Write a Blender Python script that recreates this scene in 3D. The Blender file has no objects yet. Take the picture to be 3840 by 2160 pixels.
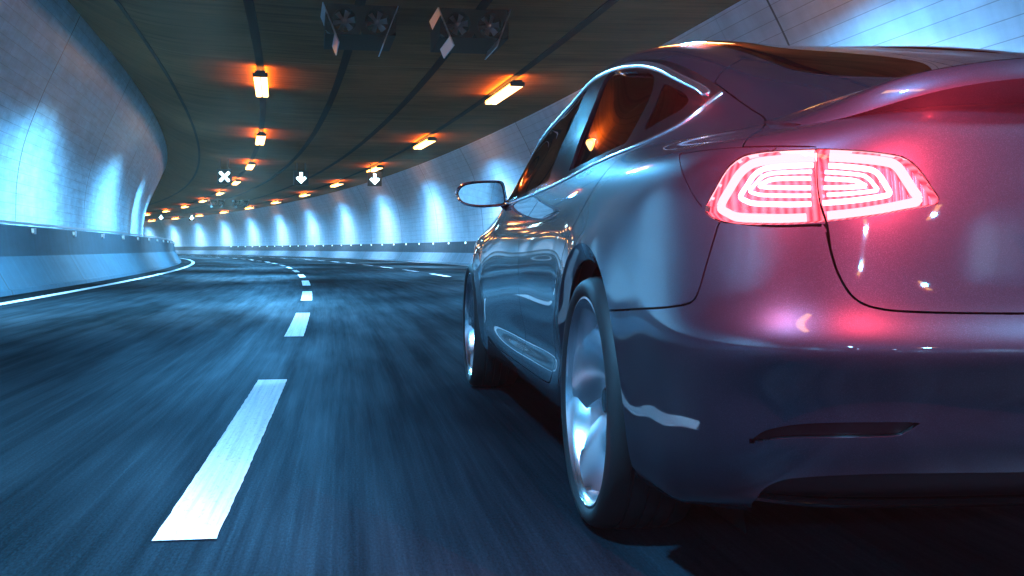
import bpy, bmesh, math, random
import numpy as np
from mathutils import Vector, Matrix
random.seed(7)
rad = math.radians
S = bpy.context.scene
COL = S.collection

# ------------------------------------------------------------------ camera
cam_d = bpy.data.cameras.new('camera'); cam = bpy.data.objects.new('camera', cam_d); COL.objects.link(cam)
cam.location = (0, 0, 0.70)
cam.rotation_euler = (rad(90), 0, -rad(7.96))
cam_d.sensor_width = 36.0
cam_d.lens = 39.06
cam_d.shift_y = -0.0381
cam_d.clip_start = 0.05
cam_d.clip_end = 2000
S.camera = cam

# ------------------------------------------------------------------ world, exposure
W = bpy.data.worlds.new('World'); S.world = W; W.use_nodes = True
nt = W.node_tree; nt.nodes.clear()
sky = nt.nodes.new('ShaderNodeTexSky'); sky.sky_type = 'NISHITA'; sky.sun_disc = False
sky.sun_elevation = rad(-3); sky.sun_rotation = rad(200)
bg = nt.nodes.new('ShaderNodeBackground'); bg.inputs['Strength'].default_value = 0.05
wo = nt.nodes.new('ShaderNodeOutputWorld')
nt.links.new(sky.outputs[0], bg.inputs[0]); nt.links.new(bg.outputs[0], wo.inputs[0])
S.view_settings.view_transform = 'Standard'; S.view_settings.look = 'None'
S.view_settings.exposure = 0.1; S.view_settings.gamma = 1.0
S.cycles.use_denoising = True
S.cycles.max_bounces = 8; S.cycles.diffuse_bounces = 4; S.cycles.glossy_bounces = 5
S.cycles.transmission_bounces = 6; S.cycles.volume_bounces = 0; S.cycles.transparent_max_bounces = 12
S.cycles.sample_clamp_indirect = 6.0; S.cycles.caustics_reflective = False; S.cycles.caustics_refractive = False
S.cycles.use_light_tree = True

# colours of the lamps
WASH_L = (0.085, 0.51, 1.0)        # cold wall-washing optics of the ceiling lamps, left row
WASH_R = (0.30, 0.64, 1.0)        # and right row
PALE_L = (0.27, 0.65, 1.0)         # the paler optics aimed at the walls
PALE_R = (0.56, 0.78, 1.0)
WASH_WL = 2000.0
WASH_WALL = 6200.0
WASH_WR = 1700.0
WASH_WALL_R = 3000.0
ORANGE = (1.0, 0.33, 0.04)

# ------------------------------------------------------------------ helpers
def mesh_obj(name, verts, faces, mat, parent=None, smooth=False, uvs=None, sharp=35):
    me = bpy.data.meshes.new(name); me.from_pydata([tuple(v) for v in verts], [], faces)
    if uvs is not None:
        ul = me.uv_layers.new(name='UVMap')
        li = np.empty(len(me.loops), dtype=np.int32); me.loops.foreach_get('vertex_index', li)
        ul.data.foreach_set('uv', np.asarray(uvs, dtype=np.float32)[li].ravel())
    if mat is not None:
        for m in (mat if isinstance(mat, (list, tuple)) else [mat]): me.materials.append(m)
    if smooth:
        me.polygons.foreach_set('use_smooth', [True]*len(me.polygons))
        me.set_sharp_from_angle(angle=rad(sharp))
    o = bpy.data.objects.new(name, me); COL.objects.link(o)
    if parent is not None: o.parent = parent
    return o

def empty(name, loc=(0, 0, 0), rotz=0.0):
    o = bpy.data.objects.new(name, None); COL.objects.link(o)
    o.location = loc; o.rotation_euler = (0, 0, rotz); o.empty_display_size = 0.2
    return o

def tag(o, label=None, cat=None, group=None, kind=None):
    if label: o['label'] = label
    if cat: o['category'] = cat
    if group: o['group'] = group
    if kind: o['kind'] = kind
    return o

class MB:
    """collects shapes into one mesh"""
    def __init__(s): s.v = []; s.f = []
    def add(s, v, f):
        n = len(s.v); s.v += [tuple(p) for p in v]; s.f += [tuple(i+n for i in q) for q in f]
    def box(s, c, d, rot=None):
        x, y, z = (k/2 for k in d)
        P = [Vector((a*x, b*y, e*z)) for a in (-1, 1) for b in (-1, 1) for e in (-1, 1)]
        if rot is not None: P = [rot @ p for p in P]
        s.add([p+Vector(c) for p in P], [(0, 1, 3, 2), (4, 6, 7, 5), (0, 4, 5, 1), (2, 3, 7, 6), (0, 2, 6, 4), (1, 5, 7, 3)])
    def prism(s, pts, a, b, axis=1):
        """polygon pts in the plane across axis, extruded from a to b"""
        n = len(pts); V = []
        for t in (a, b):
            for p in pts:
                q = list(p); q.insert(axis, t); V.append(q)
        s.add(V, [tuple(range(n-1, -1, -1)), tuple(range(n, 2*n))] + [(i, (i+1) % n, n+(i+1) % n, n+i) for i in range(n)])
    def tube(s, path, r, n=8, cap=True):
        P = [Vector(p) for p in path]; V = []; F = []
        for i, p in enumerate(P):
            t = (P[min(i+1, len(P)-1)]-P[max(i-1, 0)]).normalized()
            a = t.cross(Vector((0, 0, 1)));
            if a.length < 1e-4: a = t.cross(Vector((1, 0, 0)))
            a.normalize(); b = t.cross(a)
            rr = r[i] if isinstance(r, (list, tuple)) else r
            for k in range(n):
                w = 2*math.pi*k/n; V.append(p+(a*math.cos(w)+b*math.sin(w))*rr)
        for i in range(len(P)-1):
            for k in range(n): F.append((i*n+k, i*n+(k+1) % n, (i+1)*n+(k+1) % n, (i+1)*n+k))
        if cap: F += [tuple(range(n-1, -1, -1)), tuple(range((len(P)-1)*n, len(P)*n))]
        s.add(V, F)
    def lathe(s, prof, n, c, axis='x', close=False, flip=1, arc=None):
        """prof = [(offset along axis, radius)]"""
        V = []; F = []; m = len(prof)
        for k in range(n):
            w = 2*math.pi*k/n if arc is None else arc[0]+(arc[1]-arc[0])*k/(n-1)
            for a, r in prof:
                p = (a*flip, r*math.cos(w), r*math.sin(w))
                if axis == 'y': p = (p[1], p[0], p[2])
                if axis == 'z': p = (p[1], p[2], p[0])
                V.append((p[0]+c[0], p[1]+c[1], p[2]+c[2]))
        for k in range(n if arc is None else n-1):
            for i in range(m-1 if not close else m):
                j = (i+1) % m; F.append((k*m+i, k*m+j, ((k+1) % n)*m+j, ((k+1) % n)*m+i))
        s.add(V, F)
    def build(s, name, mat, parent=None, smooth=False, sharp=35):
        o = mesh_obj(name, s.v, s.f, mat, parent, smooth, sharp=sharp)
        bm = bmesh.new(); bm.from_mesh(o.data); bmesh.ops.recalc_face_normals(bm, faces=bm.faces); bm.to_mesh(o.data); bm.free()
        return o

# ---- node helpers
def mat(name):
    m = bpy.data.materials.new(name); m.use_nodes = True
    n = m.node_tree; b = n.nodes['Principled BSDF']
    return m, n, b
def nd(n, t, **k):
    x = n.nodes.new(t)
    for a, v in k.items():
        if a in x.inputs: x.inputs[a].default_value = v
        else: setattr(x, a, v)
    return x
def simple(name, col, rough=0.5, metal=0.0, **k):
    m, n, b = mat(name)
    b.inputs['Base Color'].default_value = (*col, 1); b.inputs['Roughness'].default_value = rough; b.inputs['Metallic'].default_value = metal
    for a, v in k.items(): b.inputs[a].default_value = v
    return m
def emit(name, col, st):
    m = bpy.data.materials.new(name); m.use_nodes = True; n = m.node_tree; n.nodes.clear()
    e = nd(n, 'ShaderNodeEmission'); e.inputs[0].default_value = (*col, 1); e.inputs[1].default_value = st
    o = nd(n, 'ShaderNodeOutputMaterial'); n.links.new(e.outputs[0], o.inputs[0]); return m
def ramp(n, src, stops):
    r = nd(n, 'ShaderNodeValToRGB'); n.links.new(src, r.inputs[0])
    e = r.color_ramp.elements
    while len(e) < len(stops): e.new(0.5)
    for i, (p, c) in enumerate(stops):
        e[i].position = p; e[i].color = (*c, 1) if len(c) == 3 else c
    return r.outputs[0]
def uvscale(n, sx, sy, ox=0.0, oy=0.0):
    u = nd(n, 'ShaderNodeUVMap'); mp = nd(n, 'ShaderNodeMapping')
    mp.inputs['Scale'].default_value = (sx, sy, 1); mp.inputs['Location'].default_value = (ox, oy, 0)
    n.links.new(u.outputs[0], mp.inputs[0]); return mp.outputs[0]
def noise(n, vec, scale, detail=4, rough=0.5):
    t = nd(n, 'ShaderNodeTexNoise'); t.inputs['Scale'].default_value = scale; t.inputs['Detail'].default_value = detail; t.inputs['Roughness'].default_value = rough
    n.links.new(vec, t.inputs['Vector']); return t.outputs['Fac']
def mixc(n, fac, a, b, mode='MIX'):
    x = nd(n, 'ShaderNodeMix'); x.data_type = 'RGBA'; x.blend_type = mode
    for i, v in ((0, fac), (6, a), (7, b)):
        if hasattr(v, 'is_linked'): n.links.new(v, x.inputs[i])
        elif i == 0: x.inputs[0].default_value = v
        else: x.inputs[i].default_value = (*v, 1)
    return x.outputs[2]
def math_(n, op, a, b=0.0, clamp=False):
    x = nd(n, 'ShaderNodeMath'); x.operation = op; x.use_clamp = clamp
    for i, v in ((0, a), (1, b)):
        if hasattr(v, 'is_linked'): n.links.new(v, x.inputs[i])
        else: x.inputs[i].default_value = v
    return x.outputs[0]
def bump(n, b, h, st, dist=0.01):
    x = nd(n, 'ShaderNodeBump'); x.inputs['Strength'].default_value = st; x.inputs['Distance'].default_value = dist
    n.links.new(h, x.inputs['Height']); n.links.new(x.outputs[0], b.inputs['Normal'])
def band(n, src, period, half):
    """1 inside +-half of every multiple of period"""
    p = math_(n, 'PINGPONG', src, period/2)
    return math_(n, 'LESS_THAN', p, half)

# ------------------------------------------------------------------ materials of the tunnel
def sepuv(n):
    u = nd(n, 'ShaderNodeUVMap'); x = nd(n, 'ShaderNodeSeparateXYZ'); n.links.new(u.outputs[0], x.inputs[0]); return u.outputs[0], x.outputs[0], x.outputs[1]

def m_asphalt():
    m, n, b = mat('asphalt')
    fine = noise(n, uvscale(n, 0.5, 62), 1.0, 5, 0.72)      # wheel-polished streaks run along the road
    mid = noise(n, uvscale(n, 0.30, 7, 1.3, 0.2), 1.0, 4, 0.6)
    patch = noise(n, uvscale(n, 0.13, 0.42, 3.1, 2.2), 1.0, 4, 0.55)
    grit = noise(n, uvscale(n, 60, 150), 1.0, 3, 0.7)
    c1 = ramp(n, fine, [(0.26, (0.0015, 0.005, 0.007)), (0.50, (0.0036, 0.0105, 0.0145)), (0.76, (0.0085, 0.020, 0.027))])
    c2 = ramp(n, mid, [(0.3, (0.68, 0.68, 0.68)), (0.7, (1.25, 1.25, 1.25))])
    c3 = ramp(n, patch, [(0.36, (0.45, 0.45, 0.45)), (0.64, (1.4, 1.4, 1.4))])
    c = mixc(n, 1.0, mixc(n, 1.0, c1, c2, 'MULTIPLY'), c3, 'MULTIPLY')
    c = mixc(n, 1.0, c, ramp(n, grit, [(0.3, (0.35, 0.35, 0.35)), (0.7, (1.7, 1.7, 1.7))]), 'MULTIPLY')
    n.links.new(c, b.inputs['Base Color']); b.inputs['Roughness'].default_value = 0.8; b.inputs['Specular IOR Level'].default_value = 0.0
    bump(n, b, math_(n, 'ADD', math_(n, 'MULTIPLY', fine, 0.5), grit), 0.5, 0.006)
    g = nd(n, 'ShaderNodeBsdfGlossy'); g.inputs[0].default_value = (0.70, 0.88, 1, 1)
    n.links.new(ramp(n, fine, [(0.3, (0.62, 0.62, 0.62)), (0.7, (0.42, 0.42, 0.42))]), g.inputs['Roughness'])
    mx = nd(n, 'ShaderNodeMixShader'); n.links.new(b.outputs[0], mx.inputs[1]); n.links.new(g.outputs[0], mx.inputs[2])
    sh = mixc(n, 1.0, ramp(n, patch, [(0.38, (0.006, 0.006, 0.006)), (0.66, (0.050, 0.050, 0.050))]), ramp(n, mid, [(0.3, (0.4, 0.4, 0.4)), (0.7, (1.3, 1.3, 1.3))]), 'MULTIPLY')
    n.links.new(sh, mx.inputs[0]); n.links.new(mx.outputs[0], n.nodes['Material Output'].inputs[0])
    return m
def m_tile(name, base, rowh, groutw, joint=10.0, joff=7.8, vary=0.25, speck=0.0, bw=1.2):
    m, n, b = mat(name)
    uv, u, v = sepuv(n)
    row = band(n, v, rowh, groutw)
    mp = nd(n, 'ShaderNodeMapping'); mp.inputs['Scale'].default_value = (1, 1, 1); n.links.new(uv, mp.inputs[0])
    br = nd(n, 'ShaderNodeTexBrick'); n.links.new(mp.outputs[0], br.inputs[0])
    br.inputs['Color1'].default_value = (*base, 1); br.inputs['Color2'].default_value = (*[k*(1-vary) for k in base], 1)
    br.inputs['Mortar'].default_value = (*[k*0.5 for k in base], 1)
    br.inputs['Scale'].default_value = 1.0; br.inputs['Brick Width'].default_value = bw; br.inputs['Row Height'].default_value = rowh
    br.inputs['Mortar Size'].default_value = groutw; br.inputs['Mortar Smooth'].default_value = 0.3; br.offset = 0.5 if bw < 5 else 0.0
    jt = band(n, math_(n, 'SUBTRACT', u, joff), joint, 0.035)
    c = mixc(n, jt, br.outputs['Color'], (0.03, 0.035, 0.04))
    dirt = noise(n, uvscale(n, 1.6, 0.35), 1.0, 5, 0.6)
    c = mixc(n, 1.0, c, ramp(n, dirt, [(0.3, (0.78, 0.78, 0.78)), (0.7, (1.05, 1.05, 1.05))]), 'MULTIPLY')
    sp = noise(n, uvscale(n, 0.8, 5.0), 1.0, 3, 0.65)
    c = mixc(n, speck, c, mixc(n, 1.0, c, ramp(n, sp, [(0.36, (0.5, 0.5, 0.5)), (0.62, (1.25, 1.25, 1.25))]), 'MULTIPLY'))
    n.links.new(c, b.inputs['Base Color']); b.inputs['Roughness'].default_value = 0.42
    bump(n, b, br.outputs['Fac'], -0.25, 0.01)
    return m
def m_ceiling():
    m, n, b = mat('board_marked_concrete')
    uv, u, v = sepuv(n)
    st = noise(n, uvscale(n, 5.5, 0.35), 1.0, 5, 0.62)      # board marks run across the tunnel
    bl = noise(n, uvscale(n, 0.7, 0.5, 4, 1), 1.0, 4, 0.6)
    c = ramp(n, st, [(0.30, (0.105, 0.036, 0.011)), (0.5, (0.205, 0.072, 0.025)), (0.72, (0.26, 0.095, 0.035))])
    c = mixc(n, 1.0, c, ramp(n, bl, [(0.3, (0.7, 0.7, 0.7)), (0.7, (1.1, 1.1, 1.1))]), 'MULTIPLY')
    jt = band(n, math_(n, 'SUBTRACT', u, 6.5), 10.0, 0.02)
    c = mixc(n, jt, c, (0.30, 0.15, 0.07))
    n.links.new(c, b.inputs['Base Color']); b.inputs['Roughness'].default_value = 0.9; b.inputs['Specular IOR Level'].default_value = 0.0
    bump(n, b, st, 0.4, 0.02)
    return m
def m_concrete(name, col, vary=0.2, joint=0):
    m, n, b = mat(name)
    uv, u, v = sepuv(n)
    a = noise(n, uvscale(n, 0.7, 3.0), 1.0, 6, 0.6); d = noise(n, uvscale(n, 3.5, 0.25, 2, 5), 1.0, 5, 0.65)
    c = ramp(n, a, [(0.3, [k*(1-vary) for k in col]), (0.7, [k*(1+vary) for k in col])])
    c = mixc(n, 1.0, c, ramp(n, d, [(0.32, (0.72, 0.72, 0.72)), (0.65, (1.06, 1.06, 1.06))]), 'MULTIPLY')
    if joint:
        c = mixc(n, band(n, u, joint, 0.02), c, (0.02, 0.02, 0.02))
    n.links.new(c, b.inputs['Base Color']); b.inputs['Roughness'].default_value = 0.7; b.inputs['Specular IOR Level'].default_value = 0.12
    bump(n, b, d, 0.2, 0.01)
    return m
def m_paint():
    m, n, b = mat('road_paint')
    a = noise(n, uvscale(n, 0.7, 45), 1.0, 5, 0.7); g = noise(n, uvscale(n, 25, 60), 1.0, 4, 0.75)
    c = ramp(n, a, [(0.25, (0.30, 0.32, 0.34)), (0.55, (0.54, 0.56, 0.58))])
    c = mixc(n, 1.0, c, ramp(n, g, [(0.28, (0.55, 0.55, 0.55)), (0.46, (1, 1, 1))]), 'MULTIPLY')
    n.links.new(c, b.inputs['Base Color']); b.inputs['Roughness'].default_value = 0.7; b.inputs['Specular IOR Level'].default_value = 0.1
    return m
M_ASPHALT = m_asphalt()
M_TILE_L = m_tile('pale_wall_tile', (0.42, 0.63, 0.74), 0.25, 0.007, vary=0.10, speck=0.45, bw=0.5)
M_TILE_R = m_tile('pale_wall_panel', (0.60, 0.68, 0.76), 0.25, 0.007, vary=0.05, speck=0.15, bw=10.0)
M_CEIL = m_ceiling()
M_SEAM = simple('dark_ceiling_channel', (0.012, 0.010, 0.009), 0.9, 0.0, **{'Specular IOR Level': 0.0})
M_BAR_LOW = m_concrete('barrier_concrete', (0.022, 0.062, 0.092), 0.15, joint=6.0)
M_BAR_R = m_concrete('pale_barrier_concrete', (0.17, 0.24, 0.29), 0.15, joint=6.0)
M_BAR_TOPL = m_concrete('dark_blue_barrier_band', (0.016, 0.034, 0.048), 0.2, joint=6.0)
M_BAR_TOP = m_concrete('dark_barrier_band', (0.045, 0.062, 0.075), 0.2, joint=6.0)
M_PAINT = m_paint()
M_STEEL = simple('brushed_steel', (0.55, 0.57, 0.6), 0.35, 1.0)
M_DARK = simple('dark_housing', (0.035, 0.036, 0.04), 0.55)
M_LAMP = emit('lamp_tube_glow', (1.0, 0.55, 0.20), 9.0)
M_SIDE = emit('lamp_side_glow', ORANGE, 22.0)
M_HALO = emit('halo_strip_glow', ORANGE, 90.0)  # for the added halo strips above the housings
M_LAMP_SIDE = emit('sodium_tube_side', ORANGE, 7.0)

# ------------------------------------------------------------------ the tunnel: a constant bend to the left
R = 426.0
def P(s, d, z):
    a = s/R; return ((R+d)*math.cos(a)-R, (R+d)*math.sin(a), z)
def heading(s): return s/R
S0, S1 = -46.0, 240.0
def spline(pts, n):
    p = np.array(pts, float); t = np.r_[0, np.cumsum(np.hypot(*np.diff(p, axis=0).T))]
    out = []
    m = np.gradient(p, t, axis=0)
    for q in np.linspace(0, t[-1], n):
        i = min(np.searchsorted(t, q, 'right')-1, len(t)-2); L = t[i+1]-t[i]; x = (q-t[i])/L
        out.append((2*x**3-3*x**2+1)*p[i]+(x**3-2*x**2+x)*L*m[i]+(-2*x**3+3*x**2)*p[i+1]+(x**3-x**2)*L*m[i+1])
    return [tuple(k) for k in out]
def sweep(name, prof, material, s0=S0, s1=S1, step=2.0, parent=None, smooth=True, sharp=30, v0=0.0, closed=False):
    n = max(2, int(round((s1-s0)/step))+1); V = []; UV = []; F = []
    pr = list(prof)+([prof[0]] if closed else [])
    L = [v0]
    for a, b in zip(pr[:-1], pr[1:]): L.append(L[-1]+math.hypot(b[0]-a[0], b[1]-a[1]))
    m = len(pr)
    for s in np.linspace(s0, s1, n):
        for (d, z), l in zip(pr, L): V.append(P(s, d, z)); UV.append((s, l))
    for i in range(n-1):
        for k in range(m-1): F.append((i*m+k, i*m+k+1, (i+1)*m+k+1, (i+1)*m+k))
    if closed: F += [tuple(range(m-1)), tuple(range((n-1)*m+m-2, (n-1)*m-1, -1))]
    return mesh_obj(name, V, F, material, parent, smooth, UV, sharp)

road = sweep('road', [(-8.2+0.5*k, 0.0) for k in range(36)], M_ASPHALT); tag(road, kind='structure')
# painted lines, 4 mm above the asphalt
def dash(s0, s1, d, w=0.15):
    n = 60 if s0 < 20 else 6; V = []; UV = []
    for s in np.linspace(s0, s1, n):
        for q in (-w/2, w/2):
            q += random.uniform(-0.0016, 0.0016)           # worn, slightly ragged edges
            V.append(P(s+random.uniform(-0.004, 0.004), d+q, 0.004)); UV.append((s, d+q))
    return mesh_obj('lane_dash', V, [(2*i, 2*i+1, 2*i+3, 2*i+2) for i in range(n-1)], M_PAINT, None, False, UV)
for k in range(0, 36):
    o = dash(2.75+6.27*k, 2.75+6.27*k+3.3, -0.40); tag(o, kind='structure')
for k in range(-2, 36):
    o = dash(2.75+6.27*k, 2.75+6.27*k+3.3, 3.22); tag(o, kind='structure')
o = sweep('edge_line', [(-4.28, 0.004), (-4.12, 0.004)], M_PAINT); tag(o, kind='structure')
o = sweep('edge_line', [(7.15, 0.004), (7.32, 0.004)], M_PAINT); tag(o, kind='structure')

# walls, each a smooth shell curved towards the ceiling
lw = spline([(-7.05, 0), (-7.0, 1.5), (-6.98, 2.2), (-6.87, 2.94), (-6.42, 4.3), (-5.93, 5.4), (-5.57, 6.22)], 26)
o = sweep('tunnel_wall', lw, M_TILE_L); tag(o, 'blue lit tiled tunnel wall curving on the inside of the bend', 'wall')
rw = spline([(8.30, 0), (8.26, 1.3), (8.15, 2.5), (8.02, 3.2), (7.80, 3.9), (7.19, 5.12)], 24)
o = sweep('tunnel_wall', rw, M_TILE_R); tag(o, 'pale panelled tunnel wall on the outside of the bend behind the car', 'wall')
# ceiling with recessed dark channels
ch = [-3.9, -1.42, 0.52, 2.69, 4.88]
cz = lambda d: float(np.interp(d, [-5.57, -3.9, -1.42, 0.52, 2.69, 4.88, 7.19], [6.22, 5.36, 5.10, 5.04, 5.05, 5.07, 5.12]))
prof = [(7.19, 5.12)]
base = spline([(7.19, 5.12), (4.88, 5.07), (2.69, 5.05), (0.52, 5.04), (-1.42, 5.10), (-3.9, 5.36), (-5.0, 5.85), (-5.57, 6.22)], 60)
o = sweep('ceiling', base, M_CEIL); tag(o, kind='structure')
def cz2(d):
    b = sorted(base); return float(np.interp(d, [p[0] for p in b], [p[1] for p in b]))
for d in ch:
    w = 0.09 if d > -3 else 0.05
    o = sweep('ceiling_channel', [(d-w, cz2(d-w)-0.004), (d-w, cz2(d-w)-0.02), (d+w, cz2(d+w)-0.02), (d+w, cz2(d+w)-0.004)], M_SEAM, smooth=False)
    tag(o, kind='structure')
# concrete barriers
o = empty('concrete_barrier', P(0, -5, 0)); tag(o, 'blue lit concrete barrier with a dark upper band on the left', 'barrier')
lb = o
def child(c, p):
    c.parent = p; c.matrix_parent_inverse = Matrix.Translation(p.location).inverted() if p.rotation_euler.z == 0 else (Matrix.Translation(p.location) @ Matrix.Rotation(p.rotation_euler.z, 4, 'Z')).inverted()
    return c
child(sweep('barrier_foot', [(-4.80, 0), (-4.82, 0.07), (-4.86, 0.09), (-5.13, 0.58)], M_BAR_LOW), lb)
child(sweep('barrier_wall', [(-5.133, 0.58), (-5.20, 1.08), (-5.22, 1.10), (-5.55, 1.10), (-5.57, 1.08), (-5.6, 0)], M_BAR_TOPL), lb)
child(sweep('walkway', [(-5.56, 0.75), (-7.2, 0.75)], M_BAR_LOW), lb)
rb = empty('concrete_barrier', P(0, 8, 0)); tag(rb, 'concrete barrier with bright reflector studs along the foot of the right wall', 'barrier')
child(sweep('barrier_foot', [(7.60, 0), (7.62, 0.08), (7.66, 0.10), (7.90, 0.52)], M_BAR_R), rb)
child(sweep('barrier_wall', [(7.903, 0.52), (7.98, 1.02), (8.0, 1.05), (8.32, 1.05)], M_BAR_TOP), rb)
# steel rail on the left barrier
mb = MB(); 
child(sweep('hand_rail', [(-5.33, 1.13), (-5.28, 1.13), (-5.28, 1.17), (-5.33, 1.17)], M_STEEL, closed=True, smooth=False), lb)

# ------------------------------------------------------------------ ceiling lamps (copied in a loop)
def copy_tree(o, parent=None):
    c = o.copy(); COL.objects.link(c)
    if parent is not None: c.parent = parent
    for ch_ in list(o.children): copy_tree(ch_, c)
    return c
def make_lamp():
    root = empty('ceiling_lamp')
    h = MB(); h.box((0, 0, -0.035), (0.24, 3.7, 0.07)); h.box((0, 1.79, -0.10), (0.36, 0.10, 0.10)); h.box((0, -1.79, -0.10), (0.36, 0.10, 0.10))
    [h.box((0, y, 0.07), (0.05, 0.05, 0.16)) for y in (-1.2, 1.2)]; h.build('housing', M_DARK, root)
    u = MB(); u.add([(-.11, -1.75, .004), (.11, -1.75, .004), (.11, 1.75, .004), (-.11, 1.75, .004)], [(0, 1, 2, 3)]); u.build('halo_strip', M_HALO, root)  # hidden glowing strip, added to throw an orange halo on the ceiling
    for sx in (-1, 1):
        t = MB(); pr = [(-0.075, -0.072), (-0.072, -0.145), (-0.055, -0.16), (0.055, -0.16), (0.072, -0.145), (0.075, -0.072)]
        t.prism([(a+sx*0.085, z) for a, z in pr], -1.73, 1.73); tb = t.build('lamp_tube', [M_LAMP, M_SIDE], root)
        for pg in tb.data.polygons:
            if abs(pg.normal.x) > 0.9: pg.material_index = 1
    return root
proto = make_lamp()
def lamp_spot(parent, half, watts, col, tilt=0.0, blend=0.12):
    ld = bpy.data.lights.new('lamp_optics', 'SPOT'); ld.spot_size = rad(2*half); ld.spot_blend = blend; ld.energy = watts; ld.color = col; ld.shadow_soft_size = 0.2
    lo = bpy.data.objects.new('lamp_optics', ld); COL.objects.link(lo); lo.parent = parent; lo.location = (0, 0, -0.19); lo.rotation_euler = (0, rad(tilt), 0)
    return lo
ORD = ['nearest', 'second nearest', 'third nearest', 'fourth nearest', 'fifth nearest', 'sixth nearest', 'seventh nearest', 'eighth nearest', 'ninth nearest', 'tenth nearest', 'eleventh nearest', 'farthest']
first = True
for row, (d, n_vis, half) in enumerate(((-1.42, 9, 84.0), (4.88, 11, 73.0))):
    for k in range(-5, 13):
        if k >= n_vis + 1: continue
        s = 29.1+14.3*k
        o = proto if first else copy_tree(proto); first = False
        o.location = P(s, d, cz2(d)-0.13); o.rotation_euler = (0, 0, heading(s))
        lamp_spot(o, half, WASH_WR if row else WASH_WL, WASH_R if row else WASH_L, 0.0, 0.2)
        if row == 0: lamp_spot(o, 58.0, WASH_WALL, PALE_L, 29.0, 0.7)
        else: lamp_spot(o, 56.0, WASH_WALL_R, PALE_R, -20.0, 0.8)
        side = 'the left row above the lane line' if row == 0 else 'the right row beside the outer wall'
        if 0 <= k < 11: lab = 'glowing orange ceiling lamp, %s in %s' % (ORD[k], side)
        else: lab = 'glowing orange ceiling lamp outside the view, in %s' % side
        tag(o, lab, 'lamp', 'orange ceiling lamps of the left row' if row == 0 else 'orange ceiling lamps of the right row')

# ------------------------------------------------------------------ lane signals
M_SIGN = emit('signal_led', (0.55, 0.88, 1.0), 16.0)
M_SIGNB = simple('signal_board', (0.015, 0.016, 0.018), 0.5)
def make_signal(kind):
    root = empty('lane_signal')
    b = MB(); b.box((0, 0, 0), (0.72, 0.16, 0.72)); b.box((0, -0.085, 0.355), (0.74, 0.05, 0.03)); b.build('sign_board', M_SIGNB, root)
    for hx in (-0.2, 0.2): h = MB(); h.tube([(hx, 0, 0.36), (hx, 0, 1.0)], 0.025); h.build('hanger', M_DARK, root)
    g = MB(); z0, z1 = -0.095, -0.081
    if kind == 'x':
        for a in (45, -45): g.box((0, -0.088+0.002*(a > 0), 0), (0.12, 0.014, 0.62), Matrix.Rotation(rad(a), 3, 'Y'))
        g.build('cross_symbol', M_SIGN, root)
    else:
        g.prism([(-0.065, 0.27), (-0.065, -0.02), (-0.17, 0.06), (-0.245, -0.02), (0, -0.27), (0.245, -0.02), (0.17, 0.06), (0.065, -0.02), (0.065, 0.27)][::-1], z0, z1)
        g.build('arrow_symbol', M_SIGN, root)
    return root
sx_ = make_signal('x'); sa_ = make_signal('a')
for o, s, d, z, lab in ((sx_, 57.0, -2.70, 4.28, 'white lit cross lane signal hanging above the closed left lane'),
                        (sa_, 57.0, 1.04, 4.28, 'white lit down arrow lane signal nearer of two above the middle lane'),
                        (copy_tree(sa_), 57.0, 4.76, 4.28, 'white lit down arrow lane signal nearer of two, in front of the outer wall'),
                        (copy_tree(sa_), 147.0, 0.80, 4.66, 'small distant down arrow lane signal above the middle lane'),
                        (copy_tree(sa_), 147.0, 4.60, 4.66, 'small distant down arrow lane signal close to the far outer wall')):
    o.location = P(s, d, z); o.rotation_euler = (0, 0, heading(s)); tag(o, lab, 'lane signal', 'lane signals hanging from the ceiling')

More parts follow.
